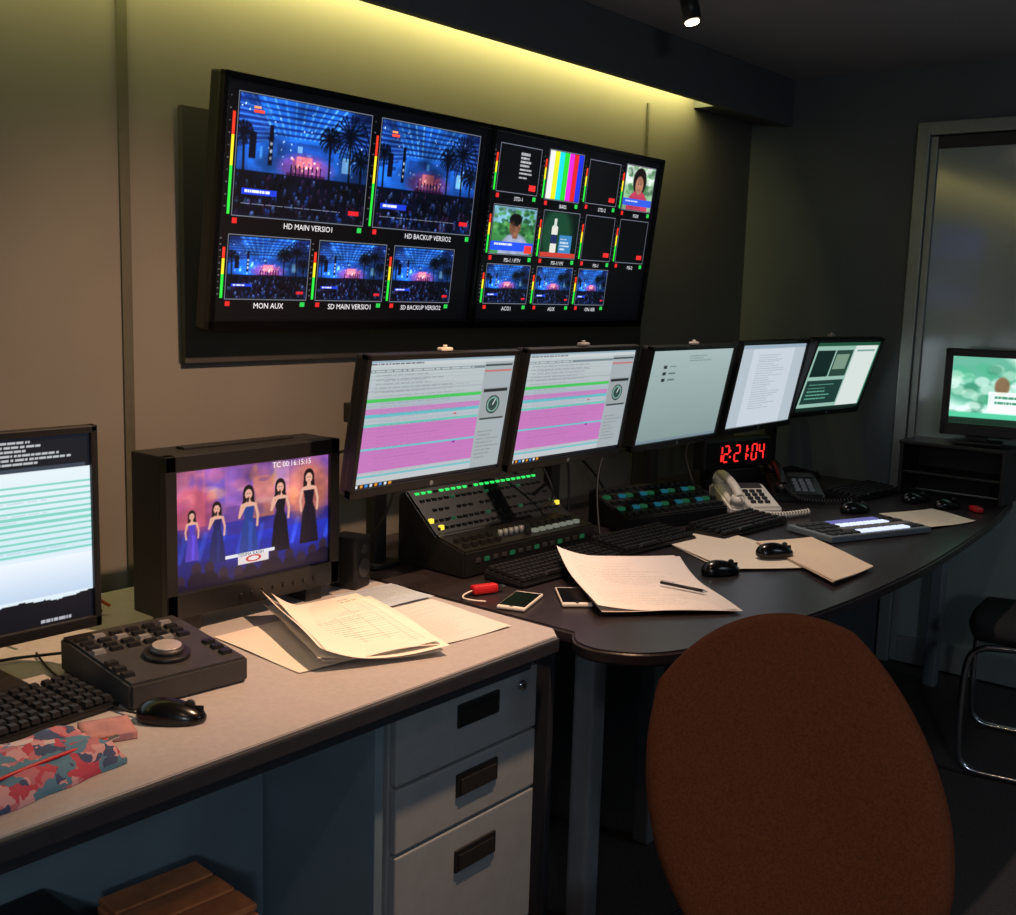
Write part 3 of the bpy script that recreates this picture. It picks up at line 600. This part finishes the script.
nt.links.new(v_.outputs['Color'],r_.inputs['Fac']); nt.links.new(r_.outputs['Color'],b.inputs['Base Color'])
bm=bmesh.new(); bmesh.ops.create_cube(bm,size=1); bmesh.ops.subdivide_edges(bm,edges=bm.edges[:],cuts=13,use_grid_fill=True)
for v in bm.verts:
    x,y,z=v.co; k=(1-(2*abs(x))**6)*(1-(2*abs(y))**6); h=.008+.032*max(k,0)**.5*(1+.15*math.sin(x*14+y*9)+.12*math.sin(y*21+x*6))
    v.co=Vector((x*.25*(1+.03*math.sin(y*15)),y*.15*(1+.03*math.sin(x*18)),(z+.5)*h))
fin('fabric_body',bm,m,g,smooth=True)
wire(g,'zip',[(-.11,-.045,.036),(0,-.048,.044),(.11,-.045,.034)],.003,M_red)
box(g,'zip_pull',(.118,-.046,.034),(.022,.008,.004),M_chrome,.001)
g=E('folded_cloth',(.935,1.60,DZ),(0,0,-20)); bm=bmesh.new(); bmesh.ops.create_cube(bm,size=1); bmesh.ops.subdivide_edges(bm,edges=bm.edges[:],cuts=7,use_grid_fill=True)
for v in bm.verts:
    x,y,z=v.co; v.co=Vector((x*.08,y*.08,(z+.5)*(.012+.006*math.sin(x*9+y*5)*(1-4*x*x)*(1-4*y*y))))
fin('cloth',bm,mat('pink_cloth',(170,124,124),.9),g,smooth=True)

g=E('desk_speaker',(1.845,2.01,DZ),(0,0,15)); box(g,'cabinet',(0,0,.065),(.07,.08,.13),M_blkm,.008); cyl(g,'driver',(0,-.041,.05),.024,.004,M_dgry,(90,0,0)); cyl(g,'tweeter',(0,-.041,.098),.012,.004,M_dgry,(90,0,0))
cab=[[(1.05,2.1,.76),(1.1,2.25,.95),(1.2,2.3,.85),(1.28,2.2,.75)],[(.7,1.95,.95),(.95,2.2,.80),(1.15,2.25,.88),(1.3,2.2,.76)],[(1.7,2.15,.76),(1.8,2.25,.98),(1.95,2.2,1.05),(2.05,2.0,1.1)],[(2.3,2.25,.76),(2.5,2.2,1.0),(2.7,2.1,.9),(2.9,2.15,.76)],[(2.7,2.2,.76),(2.85,2.2,1.02),(3.1,2.15,.9),(3.2,2.15,.76)],[(2.05,2.2,.75),(1.98,2.1,.80),(2.0,2.0,.95),(2.0,2.0,1.08)],[(2.72,1.98,.746),(2.78,2.02,.95),(2.7,2.0,1.02),(2.6,1.95,1.08)],[(2.78,1.9,.746),(2.86,1.98,.85),(2.98,2.04,.98),(3.05,1.98,1.1)],[(3.42,1.9,.746),(3.5,2.05,.9),(3.6,2.06,.97),(3.66,2.0,1.08)]]
for i,p in enumerate(cab): wire(None,'power_cable',[(x,y,max(z,.746)) for x,y,z in p],.004,M_blkm if i!=1 else mat('orange_cable',(190,90,40),.5))

# far television on a riser
g=E('tv_riser_cabinet',(4.40,1.345,DZ)); box(g,'top_board',(0,0,.206),(.215,.40,.014),M_blk,.003)
for i,y in enumerate((-.19,.19)): box(g,'side_board_%d'%(i+1),(0,y,.10),(.20,.014,.198),M_blk,.003)
box(g,'back_board',(.094,0,.10),(.010,.366,.198),M_blkm,.002); box(g,'shelf',(0,0,.09),(.186,.366,.010),M_blk,.002)
ft=Cv(220,130,(205,235,225)); ft.rect(0,0,1,.12,(235,245,240)); ft.ell(.2,.3,.3,.35,(60,150,120),.8,.4)
for i in range(60): ft.ell(rng.rand(),rng.uniform(.1,.9),.05,.06,[(70,170,130),(230,245,238),(190,225,205),(240,250,246),(40,120,90)][rng.randint(5)],.5,.4)
ft.ell(.40,.42,.05,.12,(120,90,60),.9,.3); ft.rect(.3,.5,.95,.8,(240,248,244),.8); ft.textlines(.35,.55,.8,.7,2,(30,110,80),rng,.5); ft.rect(.6,.2,.95,.45,(245,250,250),.9); ft.rect(0,.82,1,.9,(80,190,150)); ft.rect(0,.9,1,1,(20,40,30)); ft.textlines(.62,.24,.9,.42,3,(40,60,60),rng,.3); ft.soften(.8)
g=E('television',(4.36,1.155,1.155),(0,0,-80)); W,H=.50,.325
box(g,'cabinet',(0,.03,0),(W,.05,H),M_blk,.008)
for n,c,s in(('bezel_top',(0,0,H/2-.014),(W,.022,.028)),('bezel_bottom',(0,0,-H/2+.022),(W,.022,.044)),('bezel_left',(-W/2+.014,0,0),(.028,.022,H)),('bezel_right',(W/2-.014,0,0),(.028,.022,H))): box(g,n,c,s,M_blk,.004)
screen(g,'display',ft,W-.056,H-.072,-.003,scrmat('far_screen',1.2),.008)
box(g,'neck',(-.12,.03,-.175),(.08,.03,.02),M_blk,.003); box(g,'foot',(-.12,.03,-.188),(.18,.12,.010),M_blk,.004)

# ------------------------------------------------------------ chairs
def soft_panel(par,name,W,H,th,shape,m,loc,rot,bow=.03,taper=.08):
    bm=bmesh.new(); nu,nv=30,30
    for side in(1,-1):
        G=[]
        for j in range(nv+1):
            row=[]
            for i in range(nu+1):
                u=-1+2*i/nu; v=-1+2*j/nv
                x=u*math.sqrt(1-v*v*.5*shape); y=v*math.sqrt(1-u*u*.5*shape)
                e=max(0,1-max(abs(u),abs(v))**6)
                row.append(bm.verts.new((x*W/2*(1-taper*y),side*th/2*(e**.5)+bow*x*x,y*H/2)))
            G.append(row)
        for j in range(nv):
            for i in range(nu):
                q=[G[j][i],G[j][i+1],G[j+1][i+1],G[j+1][i]]; bm.faces.new(q if side<0 else q[::-1])
    bmesh.ops.remove_doubles(bm,verts=bm.verts,dist=.0008); bmesh.ops.recalc_face_normals(bm,faces=bm.faces[:])
    return fin(name,bm,m,par,loc,rot,smooth=True)
g=E('office_chair',(1.27,.585,0),(0,0,108))
soft_panel(g,'backrest',.435,.53,.085,.84,M_or,(0,-.25,.75),(19,22,0),bow=.04,taper=.08)
soft_panel(g,'seat',.48,.48,.10,.6,M_or,(0,0,.445),(90,0,0),bow=0)
wire(g,'back_bracket',[(0,-.02,.385),(0,-.22,.385),(0,-.30,.42),(0,-.325,.56),(0,-.335,.70)],.02,M_blk)
box(g,'seat_plate',(0,0,.385),(.2,.26,.02),M_blk,.004); cyl(g,'gas_lift',(0,0,.235),.026,.29,M_blk)
for i in range(5):
    a=i*2*math.pi/5+.3; box(g,'base_arm_%d'%(i+1),(math.cos(a)*.15,math.sin(a)*.15,.085),(.28,.04,.03),M_blk,.008,rot=(0,0,math.degrees(a)))
    cyl(g,'castor_%d'%(i+1),(math.cos(a)*.275,math.sin(a)*.275,.031),.03,.04,M_blk,(90,0,math.degrees(a)))
g=E('visitor_chair',(3.80,.84,0),(0,0,12))
M_bf=mat('black_fabric',(24,24,27),.95,noise=.3,scale=250,bump=.5)
soft_panel(g,'seat',.46,.46,.07,.4,M_bf,(0,0,.46),(90,0,0),bow=0); soft_panel(g,'backrest',.45,.32,.05,.5,M_bf,(0,-.24,.74),(10,0,0),bow=.03)
for s in(-1,1):
    x=s*.225
    wire(g,'side_frame_%d'%(s+2),[(x,-.28,.82),(x,-.25,.60),(x,-.20,.44),(x,.10,.43),(x,.19,.42),(x,.22,.36),(x,.22,.08),(x,.20,.02),(x,.10,.0125),(x,-.22,.0125)],.011,M_chrome)
wire(g,'cross_bar',[(-.225,-.22,.0125),(.225,-.22,.0125)],.011,M_chrome); wire(g,'seat_bar',[(-.225,.10,.43),(.225,.10,.43)],.010,M_chrome)

# under the desk
g=E('computer_tower',(.80,1.58,0),(0,0,0)); box(g,'case',(0,0,.22),(.18,.32,.43),M_blk,.006); box(g,'front_panel',(0,-.162,.22),(.17,.01,.41),M_gls,.004); box(g,'drive_bay',(0,-.169,.36),(.14,.004,.03),M_dgry,.001)
g=E('wooden_crate',(1.04,1.565,0),(0,0,-4))
for k in range(5):
    z=.045+k*.080
    for n,c,s in(('front',(0,-.10,z),(.19,.014,.064)),('rear',(0,.10,z),(.19,.014,.064)),('side_a',(-.09,0,z),(.014,.186,.064)),('side_b',(.09,0,z),(.014,.186,.064))): box(g,'%s_slat_%d'%(n,k+1),c,s,M_wood,.003)
for k in range(3): box(g,'lid_board_%d'%(k+1),(0,-.07+k*.07,.408),(.19,.062,.012),M_wood,.003)
for i,(x,y) in enumerate(((-.074,-.084),(.074,-.084),(-.074,.084),(.074,.084))): box(g,'corner_post_%d'%(i+1),(x,y,.20),(.018,.018,.40),M_wood,.002)
wire(None,'floor_cable',[(1.2,1.3,.006),(1.6,1.15,.006),(2.0,1.3,.006),(2.4,1.2,.006)],.005,M_blkm)

# ceiling spot lamp
g=E('ceiling_spotlight',(2.845,1.725,ZC))
cyl(g,'canopy',(0,0,-.008),.03,.014,M_blk); cyl(g,'stem',(0,0,-.04),.006,.06,M_blk)
cyl(g,'can',(0,-.01,-.106),.026,.095,M_blk,(-15,0,0),28); cyl(g,'lens',(-.002,-.022,-.155),.020,.004,emat('lamp_lens',(255,235,205),9),(-15,0,0),28)
g=E('fill_globe_pendant',(-.9,-1.2,ZC)); cyl(g,'canopy',(0,0,-.01),.05,.018,M_blk); cyl(g,'rod',(0,0,-.15),.006,.28,M_blk)  # added pendant behind the camera, fills ceiling, far wall and under-desk
bm=bmesh.new(); bmesh.ops.create_uvsphere(bm,u_segments=24,v_segments=16,radius=.09); fin('globe',bm,emat('fill_globe_glow',(210,225,240),1.5),g,(0,0,-.38),smooth=True)

# ------------------------------------------------------------ lights
def area(name,loc,rot,sx,sy,e,c):
    l=bpy.data.lights.new(name,'AREA'); l.shape='RECTANGLE'; l.size=sx; l.size_y=sy; l.energy=e; l.color=c
    o=bpy.data.objects.new(name,l); o.location=loc; o.rotation_euler=[math.radians(a) for a in rot]; return link(o)
def spot(name,loc,tgt,e,c,ang,blend,rad=.03):
    l=bpy.data.lights.new(name,'SPOT'); l.energy=e; l.color=c; l.spot_size=math.radians(ang); l.spot_blend=blend; l.shadow_soft_size=rad
    o=bpy.data.objects.new(name,l); o.location=loc; o.rotation_euler=(Vector(tgt)-Vector(loc)).to_track_quat('-Z','Y').to_euler(); return link(o)
area('cove_led_light',(1.25,2.285,2.315),(64,0,0),5.5,.02,38,(1.,.86,.28))
spot('warm_ceiling_lamp_light',(1.72,1.0,2.36),(1.55,2.10,.70),190,(1.,.59,.35),80,1.,.025)
spot('desk_lamp_light',(2.845,1.69,2.22),(2.80,1.32,.74),44,(1.,.77,.62),105,.8,.02)
spot('chair_fill_light',(.3,.3,2.36),(1.6,.9,.6),8,(1.,.62,.4),100,.8,.03)  # added dim warm fill for the chair, no fixture modelled
area('rear_fill_light',(3.2,-1.4,2.36),(0,0,0),.8,.8,9,(.75,.88,1.))  # added cool fill from the unseen rear of the room
l=bpy.data.lights.new('globe_fill_light','POINT'); l.energy=40; l.color=(.80,.90,1.); l.shadow_soft_size=.1  # added cool fill inside the made-up globe
o=bpy.data.objects.new('globe_fill_light',l); o.location=(-.9,-1.2,ZC-.60); link(o)
w=bpy.data.worlds.new('world'); S.world=w; w.use_nodes=True; w.node_tree.nodes['Background'].inputs[0].default_value=(.5,.6,.7,1); w.node_tree.nodes['Background'].inputs[1].default_value=.02

# ------------------------------------------------------------ camera
P=math.radians(8.5);Yw=math.radians(39.3);r=math.radians(1.7)
fw=Vector((math.cos(P)*math.cos(Yw),math.cos(P)*math.sin(Yw),-math.sin(P)))
r0=Vector((math.sin(Yw),-math.cos(Yw),0));u0=r0.cross(fw)
R=r0*math.cos(r)+u0*math.sin(r);U=u0*math.cos(r)-r0*math.sin(r)
cd=bpy.data.cameras.new('camera'); cd.lens=36*1110/1016; cd.clip_start=.02
co=bpy.data.objects.new('camera',cd); mtx=Matrix((R,U,-fw)).transposed().to_4x4(); mtx.translation=Vector((0,0,1.48)); co.matrix_world=mtx
COL.objects.link(co); S.camera=co
